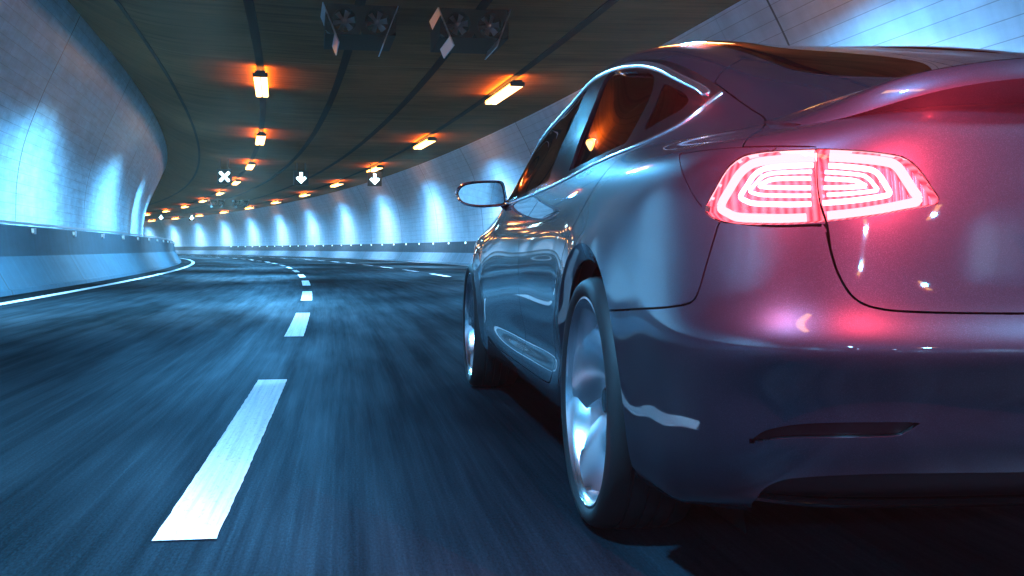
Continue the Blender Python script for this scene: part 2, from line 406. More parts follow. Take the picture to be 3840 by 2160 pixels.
# ------------------------------------------------------------------ twin ventilation fans
M_FAN = simple('fan_housing_paint', (0.030, 0.019, 0.012), 0.9, 0.0, **{'Specular IOR Level': 0.05})
M_BLADE = simple('fan_blade_metal', (0.5, 0.53, 0.56), 0.4, 0.85)
M_PLATE = simple('deflector_plate', (0.62, 0.64, 0.67), 0.32, 0.85)
def make_fan():
    root = empty('ventilation_fan')
    b = MB(); n = 24; x0, x1, z0, z1, r = -0.62, 0.62, 0.11, 0.66, 0.215
    # front panel with two round openings, then the duct behind it
    for cx_ in (-0.29, 0.29):
        a0, a1 = (x0, 0.0) if cx_ < 0 else (0.0, x1)
        V = []
        for k in range(n):
            w = 2*math.pi*k/n; c, s_ = math.cos(w), math.sin(w)
            V.append((cx_+r*c, 0, 0.36+r*s_))
            m_ = min(((a1-cx_)/c if c > 1e-6 else (a0-cx_)/c if c < -1e-6 else 9), ((z1-0.36)/s_ if s_ > 1e-6 else (z0-0.36)/s_ if s_ < -1e-6 else 9))
            V.append((cx_+m_*c, 0, 0.36+m_*s_))
        b.add(V, [(2*k, 2*k+1, 2*((k+1) % n)+1, 2*((k+1) % n)) for k in range(n)])
        b.lathe([(0.0, r), (1.6, r)], n, (cx_, 0, 0.36), 'y')
    for q in ((x0, z0, x1, z0), (x0, z1, x1, z1), (x0, z0, x0, z1), (x1, z0, x1, z1)):
        b.add([(q[0], 0, q[1]), (q[2], 0, q[3]), (q[2], 1.6, q[3]), (q[0], 1.6, q[1])], [(0, 1, 2, 3)])
    b.build('fan_housing', M_FAN, root)
    for cx_ in (-0.29, 0.29):
        rg = MB(); rg.lathe([(-0.03, r), (-0.03, r+0.02), (0.0, r+0.02), (0.0, r)], n, (cx_, 0, 0.36), 'y', True); rg.build('fan_ring', M_FAN, root)
        h = MB(); h.lathe([(-0.05, 0.001), (-0.05, 0.03), (-0.02, 0.055), (0.10, 0.055), (0.10, 0.001)], 16, (cx_, 0.10, 0.36), 'y')
        hb = h.build('fan_hub', M_STEEL, root, True)
        for k in range(6):
            w = 2*math.pi*k/6+0.35; bl = MB(); V = []
            for t in (0.05, 0.12, 0.19):
                for q in (-1, 1):
                    tw = rad(52-90*t); half = 0.038+0.12*t
                    p = Vector((q*half*math.cos(tw), q*half*math.sin(tw), t)); p = Matrix.Rotation(w, 3, 'Y') @ p
                    V.append((p.x+cx_, p.y+0.12, p.z+0.36))
            V += [(x, y+0.008, z) for x, y, z in V]
            bl.add(V, [(0, 1, 3, 2), (2, 3, 5, 4), (6, 8, 9, 7), (8, 10, 11, 9), (0, 2, 8, 6), (2, 4, 10, 8), (1, 7, 9, 3), (3, 9, 11, 5), (4, 5, 11, 10), (0, 6, 7, 1)])
            bl.build('fan_blade', M_BLADE, root)
    for sx in (-1, 1):
        pl = MB(); a = [(sx*0.66, 0.66), (sx*0.68, 0.66), (sx*0.40, -0.06), (sx*0.38, -0.06)]
        V = [(x, -0.03-0.16*(0.66-z), z) for x, z in a]+[(x*1.02, 1.25, z) for x, z in a]
        pl.add(V, [(0, 1, 2, 3), (7, 6, 5, 4), (0, 4, 5, 1), (1, 5, 6, 2), (2, 6, 7, 3), (3, 7, 4, 0)])
        pl.build('side_plate', M_PLATE, root)
    return root
fan = make_fan()
FANS = [(19.9, 0.54, 'dark twin ventilation fan on the near ceiling, the one above the lane dashes'),
        (19.9, 2.58, 'dark twin ventilation fan on the near ceiling, the one closer to the car'),
        (101.0, -0.2, 'tiny distant twin ventilation fan on the ceiling, farther from the outer wall'),
        (101.0, 1.9, 'tiny distant twin ventilation fan on the ceiling beside an orange lamp')]
for i, (s, d, lab) in enumerate(FANS):
    o = fan if i == 0 else copy_tree(fan)
    o.location = P(s, d, cz2(d)-0.64); o.rotation_euler = (0, 0, heading(s)); tag(o, lab, 'fan', 'twin ventilation fans under the ceiling')

# ------------------------------------------------------------------ small reflectors along both barriers, gleam put in as emission
M_STUD = emit('reflector_gleam', (0.55, 0.85, 1.0), 6.0)
M_STUD_B = simple('stud_body', (0.25, 0.27, 0.30), 0.4, 0.3)
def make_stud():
    root = empty('barrier_reflector')
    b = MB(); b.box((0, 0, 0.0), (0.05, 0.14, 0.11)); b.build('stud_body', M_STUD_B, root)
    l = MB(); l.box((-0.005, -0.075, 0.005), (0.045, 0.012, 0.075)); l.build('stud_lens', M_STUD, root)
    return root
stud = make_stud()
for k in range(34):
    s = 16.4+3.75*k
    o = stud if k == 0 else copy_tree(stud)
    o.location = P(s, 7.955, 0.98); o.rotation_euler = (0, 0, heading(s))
    tag(o, 'small white reflector in the row along the top of the right barrier', 'guide light', 'reflectors on the right barrier')
M_STUD_DIM = emit('reflector_gleam_dim', (0.35, 0.75, 1.0), 0.9)
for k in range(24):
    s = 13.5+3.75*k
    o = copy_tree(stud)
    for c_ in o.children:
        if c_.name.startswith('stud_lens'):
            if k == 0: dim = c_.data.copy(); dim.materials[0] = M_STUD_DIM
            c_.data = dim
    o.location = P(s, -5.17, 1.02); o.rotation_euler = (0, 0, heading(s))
    tag(o, 'small white reflector in the row under the rail of the left barrier', 'guide light', 'reflectors on the left barrier')

# ------------------------------------------------------------------ haze: thin exhaust air in the tunnel
HAZE = 0.0007
if HAZE > 0:
    m = bpy.data.materials.new('tunnel_haze'); m.use_nodes = True; n = m.node_tree; n.nodes.clear()
    v = nd(n, 'ShaderNodeVolumePrincipled'); v.inputs['Color'].default_value = (1.0, 0.80, 0.62, 1); v.inputs['Density'].default_value = HAZE; v.inputs['Anisotropy'].default_value = 0.3
    o_ = nd(n, 'ShaderNodeOutputMaterial'); n.links.new(v.outputs[0], o_.inputs['Volume'])
    b = MB(); b.box((-40, 95, 4.0), (130, 310, 10.0)); hz = b.build('haze', m); tag(hz, kind='stuff')

# ================================================================== the car
# Half of the body (left side, x < 0) is one smooth surface through measured cross-section points; panels, glass and
# lamps are cut out of it along outlines drawn on that surface.  x right, y forward, z up, origin under the rear axle.
def row(pts):
    return [tuple(p) for p in pts]
side_y = [-0.12, 0.15, 0.45, 0.95, 1.50, 2.05]        # columns 7..12
NET = [
 # R0 turned-under edge
 row([(0, -.82, .20), (-.30, -.82, .20), (-.53, -.80, .20), (-.66, -.76, .20), (-.75, -.69, .195), (-.79, -.58, .18), (-.80, -.46, .17)]
     + [(-.78, y, .165) for y in side_y] + [(-.78, 2.45, .165), (-.78, 2.78, .165), (-.77, 3.1, .165), (-.73, 3.30, .165), (-.56, 3.46, .165), (-.28, 3.55, .165), (0, 3.58, .165)]),
 # R1 bottom edge
 row([(0, -.90, .256), (-.30, -.90, .256), (-.55, -.885, .255), (-.70, -.85, .25), (-.80, -.77, .24), (-.852, -.63, .215), (-.872, -.50, .195)]
     + [(-.855, y, .190) for y in side_y] + [(-.86, 2.45, .19), (-.865, 2.78, .19), (-.85, 3.12, .19), (-.80, 3.36, .19), (-.60, 3.56, .19), (-.30, 3.66, .19), (0, 3.69, .19)]),
 # R2 lower crease
 row([(0, -.962, .355), (-.30, -.957, .356), (-.55, -.938, .36), (-.715, -.895, .36), (-.82, -.81, .352), (-.882, -.65, .33), (-.905, -.48, .30)]
     + [(-.905, y, .295) for y in side_y] + [(-.905, 2.45, .295), (-.905, 2.78, .29), (-.885, 3.14, .29), (-.84, 3.39, .29), (-.62, 3.61, .29), (-.30, 3.71, .29), (0, 3.73, .29)]),
 # R3 flank of the bumper / door scallop
 row([(0, -.975, .44), (-.30, -.97, .44), (-.555, -.95, .44), (-.72, -.905, .44), (-.828, -.815, .44), (-.892, -.64, .42), (-.915, -.43, .40)]
     + [(-.918, -.12, .39), (-.912, .15, .385), (-.898, .45, .38), (-.893, .95, .375), (-.893, 1.5, .37), (-.905, 2.05, .375)]
     + [(-.915, 2.45, .39), (-.915, 2.78, .39), (-.89, 3.14, .39), (-.845, 3.41, .39), (-.62, 3.64, .39), (-.30, 3.735, .39), (0, 3.75, .39)]),
 # R4 ledge of the bumper
 row([(0, -1.0, .522), (-.30, -.995, .523), (-.56, -.972, .525), (-.725, -.925, .528), (-.836, -.825, .53), (-.902, -.62, .52), (-.922, -.40, .50)]
     + [(-.928, -.12, .49), (-.924, .15, .485), (-.915, .45, .48), (-.910, .95, .475), (-.910, 1.5, .475), (-.915, 2.05, .48)]
     + [(-.922, 2.45, .49), (-.922, 2.78, .49), (-.893, 3.14, .49), (-.84, 3.41, .49), (-.61, 3.64, .49), (-.30, 3.735, .49), (0, 3.75, .49)]),
 # R5 lower edge of the boot lid
 row([(0, -.972, .592), (-.30, -.966, .593), (-.555, -.945, .596), (-.715, -.895, .60), (-.826, -.79, .60), (-.897, -.585, .60), (-.921, -.37, .595)]
     + [(-.930, -.12, .59), (-.929, .15, .59), (-.922, .45, .585), (-.920, .95, .58), (-.919, 1.5, .58), (-.919, 2.05, .585)]
     + [(-.925, 2.45, .59), (-.923, 2.78, .585), (-.888, 3.13, .575), (-.83, 3.39, .565), (-.60, 3.62, .555), (-.30, 3.71, .555), (0, 3.73, .555)]),
 # R6 lower edge of the lamps
 row([(0, -.955, .745), (-.30, -.948, .745), (-.55, -.925, .745), (-.705, -.868, .748), (-.807, -.765, .75), (-.877, -.58, .745), (-.908, -.37, .74)]
     + [(-.920, -.12, .735), (-.925, .15, .73), (-.923, .45, .72), (-.922, .95, .71), (-.920, 1.5, .70), (-.919, 2.05, .695)]
     + [(-.918, 2.45, .69), (-.908, 2.78, .68), (-.868, 3.11, .66), (-.805, 3.35, .635), (-.58, 3.57, .61), (-.29, 3.66, .61), (0, 3.68, .61)]),
 # R7 shoulder
 row([(0, -.945, .865), (-.30, -.935, .868), (-.535, -.905, .872), (-.682, -.845, .876), (-.775, -.745, .882), (-.840, -.585, .885), (-.874, -.39, .880)]
     + [(-.893, -.14, .868), (-.905, .13, .850), (-.911, .43, .825), (-.911, .95, .805), (-.910, 1.5, .795), (-.907, 2.03, .785)]
     + [(-.892, 2.42, .785), (-.878, 2.75, .775), (-.848, 3.08, .745), (-.77, 3.30, .700), (-.55, 3.50, .665), (-.28, 3.58, .665), (0, 3.60, .665)]),
 # R8 deck edge / belt line
 row([(0, -.925, .955), (-.30, -.912, .951), (-.515, -.872, .943), (-.635, -.80, .932), (-.710, -.685, .928), (-.758, -.53, .932), (-.800, -.35, .940)]
     + [(-.842, -.12, .940), (-.868, .14, .926), (-.880, .45, .905), (-.884, .95, .890), (-.884, 1.5, .880), (-.878, 2.0, .872)]
     + [(-.835, 2.38, .862), (-.80, 2.70, .840), (-.755, 3.03, .795), (-.67, 3.24, .750), (-.48, 3.41, .725), (-.24, 3.48, .725), (0, 3.50, .725)]),
 # R9 deck / lower third of the glass
 row([(0, -.80, .985), (-.28, -.79, .983), (-.46, -.755, .977), (-.572, -.685, .967), (-.640, -.575, .968), (-.685, -.44, .990), (-.725, -.285, 1.020)]
     + [(-.778, -.07, 1.030), (-.799, .17, 1.030), (-.820, .47, 1.030), (-.834, .95, 1.015), (-.836, 1.45, .985), (-.850, 1.92, .930)]
     + [(-.76, 2.28, .888), (-.70, 2.62, .872), (-.62, 2.93, .845), (-.50, 3.10, .820), (-.35, 3.22, .815), (-.17, 3.27, .815), (0, 3.29, .815)]),
 # R10 deck / middle of the glass
 row([(0, -.60, 1.032), (-.25, -.59, 1.030), (-.42, -.56, 1.026), (-.52, -.50, 1.026), (-.585, -.415, 1.040), (-.632, -.295, 1.072), (-.672, -.14, 1.105)]
     + [(-.712, .05, 1.130), (-.724, .25, 1.150), (-.750, .52, 1.160), (-.772, .95, 1.145), (-.789, 1.40, 1.100), (-.812, 1.83, 1.010)]
     + [(-.72, 2.15, .925), (-.62, 2.48, .902), (-.50, 2.78, .888), (-.37, 2.93, .878), (-.25, 3.02, .875), (-.12, 3.06, .875), (0, 3.07, .875)]),
 # R11 foot of the rear window / top of the side glass
 row([(0, -.37, 1.092), (-.23, -.365, 1.091), (-.39, -.34, 1.092), (-.485, -.295, 1.097), (-.542, -.215, 1.118), (-.588, -.10, 1.155), (-.625, .05, 1.196)]
     + [(-.655, .21, 1.230), (-.665, .40, 1.258), (-.681, .63, 1.280), (-.698, 1.0, 1.278), (-.715, 1.38, 1.225), (-.760, 1.74, 1.110)]
     + [(-.68, 2.02, 1.000), (-.56, 2.32, .955), (-.42, 2.57, .930), (-.30, 2.70, .922), (-.20, 2.77, .920), (-.10, 2.80, .920), (0, 2.81, .920)]),
 # R12 roof rail
 row([(0, -.05, 1.182), (-.18, -.045, 1.183), (-.315, -.02, 1.187), (-.405, .03, 1.197), (-.455, .105, 1.217), (-.495, .20, 1.248), (-.525, .32, 1.280)]
     + [(-.548, .45, 1.308), (-.560, .60, 1.330), (-.566, .79, 1.348), (-.577, 1.08, 1.352), (-.605, 1.36, 1.315), (-.655, 1.65, 1.215)]
     + [(-.59, 1.86, 1.130), (-.49, 2.05, 1.085), (-.36, 2.22, 1.060), (-.26, 2.32, 1.048), (-.17, 2.38, 1.042), (-.085, 2.41, 1.040), (0, 2.42, 1.040)]),
 # R13 roof quarter
 row([(0, .36, 1.288), (-.11, .365, 1.289), (-.19, .385, 1.293), (-.245, .425, 1.303), (-.28, .485, 1.320), (-.303, .555, 1.340), (-.318, .635, 1.358)]
     + [(-.328, .72, 1.374), (-.334, .82, 1.388), (-.338, .94, 1.400), (-.343, 1.10, 1.408), (-.352, 1.28, 1.402), (-.366, 1.45, 1.378)]
     + [(-.34, 1.58, 1.352), (-.30, 1.70, 1.328), (-.24, 1.79, 1.308), (-.185, 1.85, 1.295), (-.125, 1.89, 1.286), (-.062, 1.91, 1.282), (0, 1.92, 1.280)]),
 # R14 centre line of the roof
 row([(0, .76, 1.372), (0, .77, 1.374), (0, .79, 1.378), (0, .82, 1.384), (0, .86, 1.391), (0, .90, 1.398), (0, .95, 1.405)]
     + [(0, 1.0, 1.412), (0, 1.06, 1.418), (0, 1.13, 1.423), (0, 1.22, 1.427), (0, 1.31, 1.428), (0, 1.39, 1.425)]
     + [(0, 1.45, 1.421), (0, 1.50, 1.416), (0, 1.54, 1.411), (0, 1.57, 1.407), (0, 1.595, 1.403), (0, 1.61, 1.400), (0, 1.62, 1.398)]),
]
NET = np.array(NET)                                   # rows x columns x 3
NR, NC = NET.shape[:2]
def nat_spline(t, Y, q):
    """interpolating natural cubic spline along axis 0"""
    n = len(t); hh = np.diff(t); A = np.zeros((n, n)); B = np.zeros_like(Y)
    A[0, 0] = A[-1, -1] = 1
    for i in range(1, n-1):
        A[i, i-1] = hh[i-1]; A[i, i] = 2*(hh[i-1]+hh[i]); A[i, i+1] = hh[i]
        B[i] = 6*((Y[i+1]-Y[i])/hh[i]-(Y[i]-Y[i-1])/hh[i-1])
    M = np.linalg.solve(A, B.reshape(n, -1)).reshape(Y.shape)
    out = np.empty((len(q),)+Y.shape[1:])
    ix = np.clip(np.searchsorted(t, q, 'right')-1, 0, n-2)
    for j, (x, i) in enumerate(zip(q, ix)):
        a = (t[i+1]-x)/hh[i]; b = (x-t[i])/hh[i]
        out[j] = a*Y[i]+b*Y[i+1]+((a**3-a)*M[i]+(b**3-b)*M[i+1])*hh[i]**2/6
    return out
mir = np.array([-1, 1, 1.0])
def body_surface(nr, nc):
    N = NET
    # mirror across the centre plane: before the first and after the last column, and above the last row
    E = np.concatenate([N[:, 3:0:-1]*mir, N, N[:, -2:-5:-1]*mir], axis=1)
    E = np.concatenate([E, (E[-2:-5:-1])*mir], axis=0)
    # mean chord parameters
    dc = np.sqrt((np.diff(E[:NR-2], axis=1)**2).sum(2)).mean(0)**0.75; tc = np.r_[0, np.cumsum(dc)]
    dr = np.sqrt((np.diff(E[:, 3:-3], axis=0)**2).sum(2)).mean(1)**0.75; tr = np.r_[0, np.cumsum(dr)]
    qc = np.interp(np.linspace(0, NC-1, nc), np.arange(NC), tc[3:3+NC])
    qr = np.interp(np.linspace(0, NR-1, nr), np.arange(NR), tr[:NR])
    G = nat_spline(tr, E, qr)                              # rows
    G = nat_spline(tc, np.swapaxes(G, 0, 1), qc)           # columns
    return np.swapaxes(G, 0, 1), np.linspace(0, NR-1, nr), np.linspace(0, NC-1, nc)

# ------------------------------------------------------------------ cutting the shell
class Shell:
    """polygon soup with positions, surface coordinates (c, r) and a label per face"""
    def __init__(s, nr, nc):
        G, ri, ci = body_surface(nr, nc)
        s.nr, s.nc = nr, nc
        # the wings swell a little round the wheels
        for cy_ in (0.0, 2.875):
            rr = np.hypot(G[..., 1]-cy_, G[..., 2]-0.317); m_ = (G[..., 0] < -0.6)
            fade = np.clip((0.86-G[..., 2])/0.14, 0, 1); fade = fade*fade*(3-2*fade)
            G[..., 0] -= np.where(m_, 0.016*np.exp(-(np.maximum(rr-0.36, 0)/0.11)**2)*fade, 0)
        s.G, s.ri, s.ci = G, ri, ci
        s.v = [np.array(p) for p in G.reshape(-1, 3)]
        s.q = [(ci[k], ri[i]) for i in range(nr) for k in range(nc)]
        s.f = [[i*nc+k, (i+1)*nc+k, (i+1)*nc+k+1, i*nc+k+1] for i in range(nr-1) for k in range(nc-1)]
        s.lab = ['body']*len(s.f)
    def pos(s, c, r):
        """point of the surface at (c, r)"""
        a = np.clip(np.interp(r, s.ri, np.arange(s.nr)), 0, s.nr-1.001); b = np.clip(np.interp(c, s.ci, np.arange(s.nc)), 0, s.nc-1.001)
        i, k = int(a), int(b); a -= i; b -= k; G = s.G
        return (1-a)*((1-b)*G[i, k]+b*G[i, k+1])+a*((1-b)*G[i+1, k]+b*G[i+1, k+1])
    def normal(s, c, r):
        e = 0.06
        u = s.pos(c+e, r)-s.pos(c-e, r); w = s.pos(c, r+e)-s.pos(c, r-e)
        if c < e: u = np.array([-1.0, 0, 0])
        n = np.cross(w, u); n /= np.linalg.norm(n)+1e-12
        p = s.pos(c, r); out = p-np.array([0, 1.4, 0.62])
        return n if n @ out > 0 else -n
    def cut(s, fv, iso):
        """split every face along fv == iso"""
        f = fv-iso; f[np.abs(f) < 2e-5] = 0.0; f = list(f); edge = {}
        V, Q = s.v, s.q
        def mid(a, b):
            k = (a, b) if a < b else (b, a)
            if k in edge: return edge[k]
            t = f[a]/(f[a]-f[b]); V.append(V[a]+(V[b]-V[a])*t); Q.append((Q[a][0]+(Q[b][0]-Q[a][0])*t, Q[a][1]+(Q[b][1]-Q[a][1])*t))
            f.append(0.0); edge[k] = len(V)-1; return edge[k]
        F = []; L = []
        for fc, lb in zip(s.f, s.lab):
            g = [f[i] for i in fc]
            if min(g) >= 0 or max(g) <= 0: F.append(fc); L.append(lb); continue
            P_, N_ = [], []
            for a, b in zip(fc, fc[1:]+fc[:1]):
                if f[a] >= 0: P_.append(a)
                if f[a] <= 0: N_.append(a)
                if f[a]*f[b] < 0: m = mid(a, b); P_.append(m); N_.append(m)
            for w in (P_, N_):
                if len(w) > 2: F.append(w); L.append(lb)
        s.f, s.lab = F, L
    def arr(s): return np.array(s.v), np.array(s.q)
def smooth_poly(pts, n=6, closed=True):
    """Catmull-Rom through the points; a point given with a third value 1 stays a corner"""
    P0 = [np.array(p[:2], float) for p in pts]; K = [len(p) > 2 for p in pts]; N = len(P0); out = []
    for i in range(N if closed else N-1):
        a, b = P0[i], P0[(i+1) % N]
        pa = P0[i-1] if (closed or i > 0) and not K[i] else a; pb = P0[(i+2) % N] if (closed or i < N-2) and not K[(i+1) % N] else b
        for t in np.arange(n)/n:
            out.append(0.5*((2*a)+(b-pa)*t+(2*pa-5*a+4*b-pb)*t*t+(-pa+3*a-3*b+pb)*t**3))
    if not closed: out.append(P0[-1])
    return np.array(out)
def inside(poly, q):
    x, y = q[:, 0], q[:, 1]; r = np.zeros(len(q), bool); j = len(poly)-1
    for i in range(len(poly)):
        xi, yi = poly[i]; xj, yj = poly[j]
        if yi != yj: r ^= ((yi > y) != (yj > y)) & (x < (xj-xi)*(y-yi)/(yj-yi)+xi)
        j = i
    return r
def sdist(sh, poly, V, Q, reach=0.06):
    """signed 3-D distance (metres) to the outline drawn on the surface; negative inside"""
    P3 = np.array([sh.pos(c, r) if -0.2 <= c <= NC-1 and -0.2 <= r <= NR-1 else np.array([9, 9, 9.]) for c, r in poly])
    ins = inside(poly, Q); d = np.full(len(V), 1.0)
    A = P3; B = np.roll(P3, -1, axis=0)
    for a, b in zip(A, B):
        if a[0] > 5 or b[0] > 5: continue
        lo = np.minimum(a, b)-reach; hi = np.maximum(a, b)+reach
        ix = np.where(((V > lo) & (V < hi)).all(1))[0]
        if len(ix) == 0: continue
        ab = b-a; t = np.clip(((V[ix]-a) @ ab)/(ab @ ab+1e-12), 0, 1)
        d[ix] = np.minimum(d[ix], np.linalg.norm(V[ix]-(a+t[:, None]*ab), axis=1))
    return np.where(ins, -d, d)

SH = Shell(15*11, 19*13)
OUT = {}
OUT['dlo'] = [(5.38, 9.76, 1), (5.65, 10.03), (6.3, 10.52), (7.05, 10.78), (8.0, 10.92), (9.1, 11.02), (9.83, 11.12), (10.5, 11.2), (11.1, 11.12), (11.7, 10.9), (12.25, 10.45), (12.6, 9.6), (12.85, 8.35, 1),
              (12.55, 8.12), (11.2, 8.06), (10.3, 8.02), (9.45, 8.02), (8.68, 8.03), (7.7, 7.98), (6.85, 8.04), (6.45, 8.27), (6.15, 8.54), (5.92, 8.92)]
OUT['rear_glass'] = [(9.35, 10.62), (8.72, 10.55), (7.88, 10.42), (7.48, 10.22), (7.36, 9.85), (7.33, 8.30, 1), (8.68, 8.28), (9.18, 8.28, 1)]
OUT['quarter_glass'] = [(6.98, 9.96), (6.55, 9.72), (6.34, 9.52), (6.24, 9.26), (6.36, 8.98), (6.65, 8.76), (6.98, 8.58), (7.02, 9.2)]
OUT['front_glass'] = [(9.98, 10.72, 1), (10.5, 10.88), (11.1, 10.78), (11.6, 10.55), (12.05, 10.1), (12.4, 9.2), (12.55, 8.36), (12.2, 8.28), (9.86, 8.28, 1)]
LID_LOW = [(2.80, 5.97), (2.76, 5.69), (2.68, 5.41), (2.54, 5.14), (2.33, 5.00), (1.98, 4.95), (1.2, 4.94), (0.4, 4.94), (-0.15, 4.94, 1)]
SEAM1 = [(4.10, 7.14, 1), (4.18, 7.7), (4.23, 8.25), (4.27, 8.7), (4.36, 9.03), (4.65, 9.25), (5.0, 9.47), (5.34, 9.74, 1)]
OUT['bumper'] = [(7.2, 4.62, 1), (6.28, 4.69), (5.18, 4.77), (4.75, 4.85), (4.47, 4.98), (4.38, 5.18), (4.30, 5.55), (4.19, 6.02, 1), (3.68, 5.96), (3.28, 5.95), (2.82, 5.97, 1)] + LID_LOW[1:] + [(-0.15, -0.15, 1), (7.2, -0.15, 1)]
OUT['lid'] = LID_LOW[::-1] + [(2.90, 6.3), (2.97, 6.8), (3.02, 7.10, 1), (3.55, 7.13)] + SEAM1 + [(5.62, 10.02, 1), (5.2, 10.7), (4.6, 11.35), (4.25, 11.75, 1), (3.35, 11.60), (2.5, 11.10), (1.35, 10.95), (-0.15, 10.92, 1)]
OUT['lamp'] = [(4.42, 6.17), (4.28, 6.06), (4.10, 6.00), (3.68, 5.98), (3.28, 5.98), (2.88, 6.01), (2.33, 6.09), (1.90, 6.20), (1.77, 6.28), (1.82, 6.45), (1.92, 6.72), (2.02, 6.88), (2.18, 6.95), (2.58, 7.02), (3.0, 7.05), (3.55, 7.01), (3.92, 6.95), (4.08, 6.86), (4.20, 6.70), (4.31, 6.44)]
OUT['port'] = [(5.25, 7.13, 1), (5.08, 6.87), (4.86, 6.6), (4.56, 6.28), (4.43, 6.18, 1), (4.32, 6.44), (4.21, 6.71), (4.10, 6.87), (3.94, 6.97), (3.57, 7.03, 1), (3.57, 7.13, 1)]
OUT['window_rear'] = [(-0.15, 11.0, 1), (1.35, 11.03), (1.93, 11.09), (2.5, 11.22), (2.98, 11.44), (3.35, 11.78), (3.98, 12.08), (4.5, 12.16), (5.23, 12.22), (6.4, 12.34), (7.5, 12.5), (8.6, 12.75), (9.6, 13.1), (10.2, 13.6), (10.3, 14.15, 1), (-0.15, 14.15, 1)]
OUT['diffuser'] = [(3.80, 0.80, 1), (3.70, 1.0), (3.61, 1.19), (3.45, 1.33), (3.22, 1.42), (2.7, 1.48), (1.93, 1.52), (0.6, 1.53), (-0.15, 1.53, 1), (-0.15, -0.15, 1), (3.95, -0.15, 1)]
OUT['slot'] = [(3.80, 1.96, 1), (3.68, 2.11), (3.53, 2.24), (3.18, 2.38), (2.73, 2.46), (2.3, 2.49), (1.92, 2.50, 1), (2.03, 2.28), (2.18, 2.17), (2.73, 2.12), (3.3, 2.08)]
RD_FRONT = [(9.78, 8.2, 1), (10.1, 7.4), (10.32, 6.95), (10.45, 6.60), (10.50, 5.8), (10.52, 4.2), (10.53, 2.8), (10.53, 1.82, 1)]
OUT['door_rear'] = RD_FRONT + [(9.75, 1.82), (9.45, 1.90), (9.36, 2.15), (9.34, 2.6), (9.33, 3.4), (9.18, 3.95), (8.88, 4.92), (8.47, 5.72), (8.05, 6.28), (7.62, 6.9), (7.28, 7.6), (7.10, 8.2, 1)]
OUT['door_front'] = RD_FRONT[::-1] + [(12.72, 8.2, 1), (12.68, 6.5), (12.72, 5.0), (12.76, 3.2), (12.70, 2.2), (12.45, 1.82), (11.5, 1.82)]
OUT['door_front'] = [(10.53, 1.82, 1)] + OUT['door_front'][1:]
OUT['bonnet'] = [(13.2, 8.45), (14.5, 8.35), (16.0, 8.2), (17.0, 7.9), (19.15, 7.8, 1), (19.15, 10.9, 1), (16.5, 10.85), (15.0, 10.6), (13.9, 10.0), (13.3, 9.2)]
OUT['windscreen'] = [(19.15, 11.2, 1), (17.0, 11.2), (15.6, 11.25), (14.5, 11.5), (13.7, 12.0), (13.1, 12.6), (12.9, 13.1), (13.2, 13.4), (14.5, 13.6), (19.15, 13.75, 1)]
OUT['headlight'] = [(15.0, 7.1), (15.9, 7.15), (16.9, 6.95), (17.1, 6.7), (16.7, 6.5), (16.0, 6.45), (15.4, 6.7)]
OUT['handle_rear'] = [(9.62, 6.86), (9.62, 6.70), (9.30, 6.68), (9.02, 6.72), (9.00, 6.84), (9.30, 6.90)]
OUT['handle_front'] = [(11.35, 6.90), (11.35, 6.76), (11.05, 6.74), (10.80, 6.77), (10.78, 6.88), (11.05, 6.94)]
POLY = {k: smooth_poly(v) for k, v in OUT.items()}
GAP = 0.0022
# wheel arches: first the crease of the flare, then the lip turned in, then the opening
WH = ((0.0, 0.317), (2.875, 0.317))
def arch_r(V):
    d = np.full(len(V), 9.0)
    for cy, cz_ in WH:
        q = np.hypot(V[:, 1]-cy, V[:, 2]-cz_); d = np.where((V[:, 0] < -0.62) & (V[:, 2] < 0.80), np.minimum(d, q), d)
    return d
V, Q = SH.arr(); SH.cut(arch_r(V), 0.398)
V, Q = SH.arr(); ar = arch_r(V)
for i in np.where(ar < 0.398)[0]: SH.v[i] = SH.v[i]+np.array([0.55*(0.398-max(ar[i], 0.345)), 0, 0])
V, Q = SH.arr(); SH.cut(arch_r(V), 0.357)
V, Q = SH.arr(); ar = arch_r(V)
keep = [k for k, fc in enumerate(SH.f) if np.mean(ar[fc]) > 0.357]
SH.f = [SH.f[k] for k in keep]; SH.lab = [SH.lab[k] for k in keep]
# outlines, from the large to the small; plain ones are cut at 0, panels leave a gap on both sides
ORDER = [('bumper', 1), ('lid', 1), ('door_rear', 1), ('door_front', 1), ('bonnet', 1), ('port', 0.55), ('lamp', 0.7), ('headlight', 0.8), ('window_rear', 0.9), ('windscreen', 0.9), ('dlo', 0),
         ('rear_glass', 0), ('quarter_glass', 0), ('front_glass', 0), ('diffuser', 0), ('slot', 0), ('handle_rear', 0.5), ('handle_front', 0.5)]
gone = set()
for nm, gp in ORDER:
    for iso in ((-GAP*gp, GAP*gp) if gp else (0.0,)):
        V, Q = SH.arr(); SH.cut(sdist(SH, POLY[nm], V, Q), iso)
V, Q = SH.arr()
cenq = np.array([Q[fc].mean(0) for fc in SH.f]); cenv = np.array([V[fc].mean(0) for fc in SH.f])
lab = np.array(['body']*len(SH.f), dtype=object); gapm = np.zeros(len(SH.f), bool)
for nm, gp in ORDER:
    d = sdist(SH, POLY[nm], cenv, cenq)
    ins = d < 0
    if nm in ('rear_glass', 'quarter_glass', 'front_glass'): ins &= (lab == 'dlo')
    if nm == 'lamp':
        lab[ins & (lab == 'lid')] = 'lamp_inner'; lab[ins & (lab != 'lamp_inner')] = 'lamp_outer'
        gapm &= ~(ins & (lab == 'lamp_outer') & (cenq[:, 0] > 3.1))
    elif nm == 'dlo': lab[ins] = nm; gapm &= ~ins
    else: lab[ins] = nm
    if gp: gapm |= np.abs(d) < GAP*gp
lab[gapm] = 'gap'

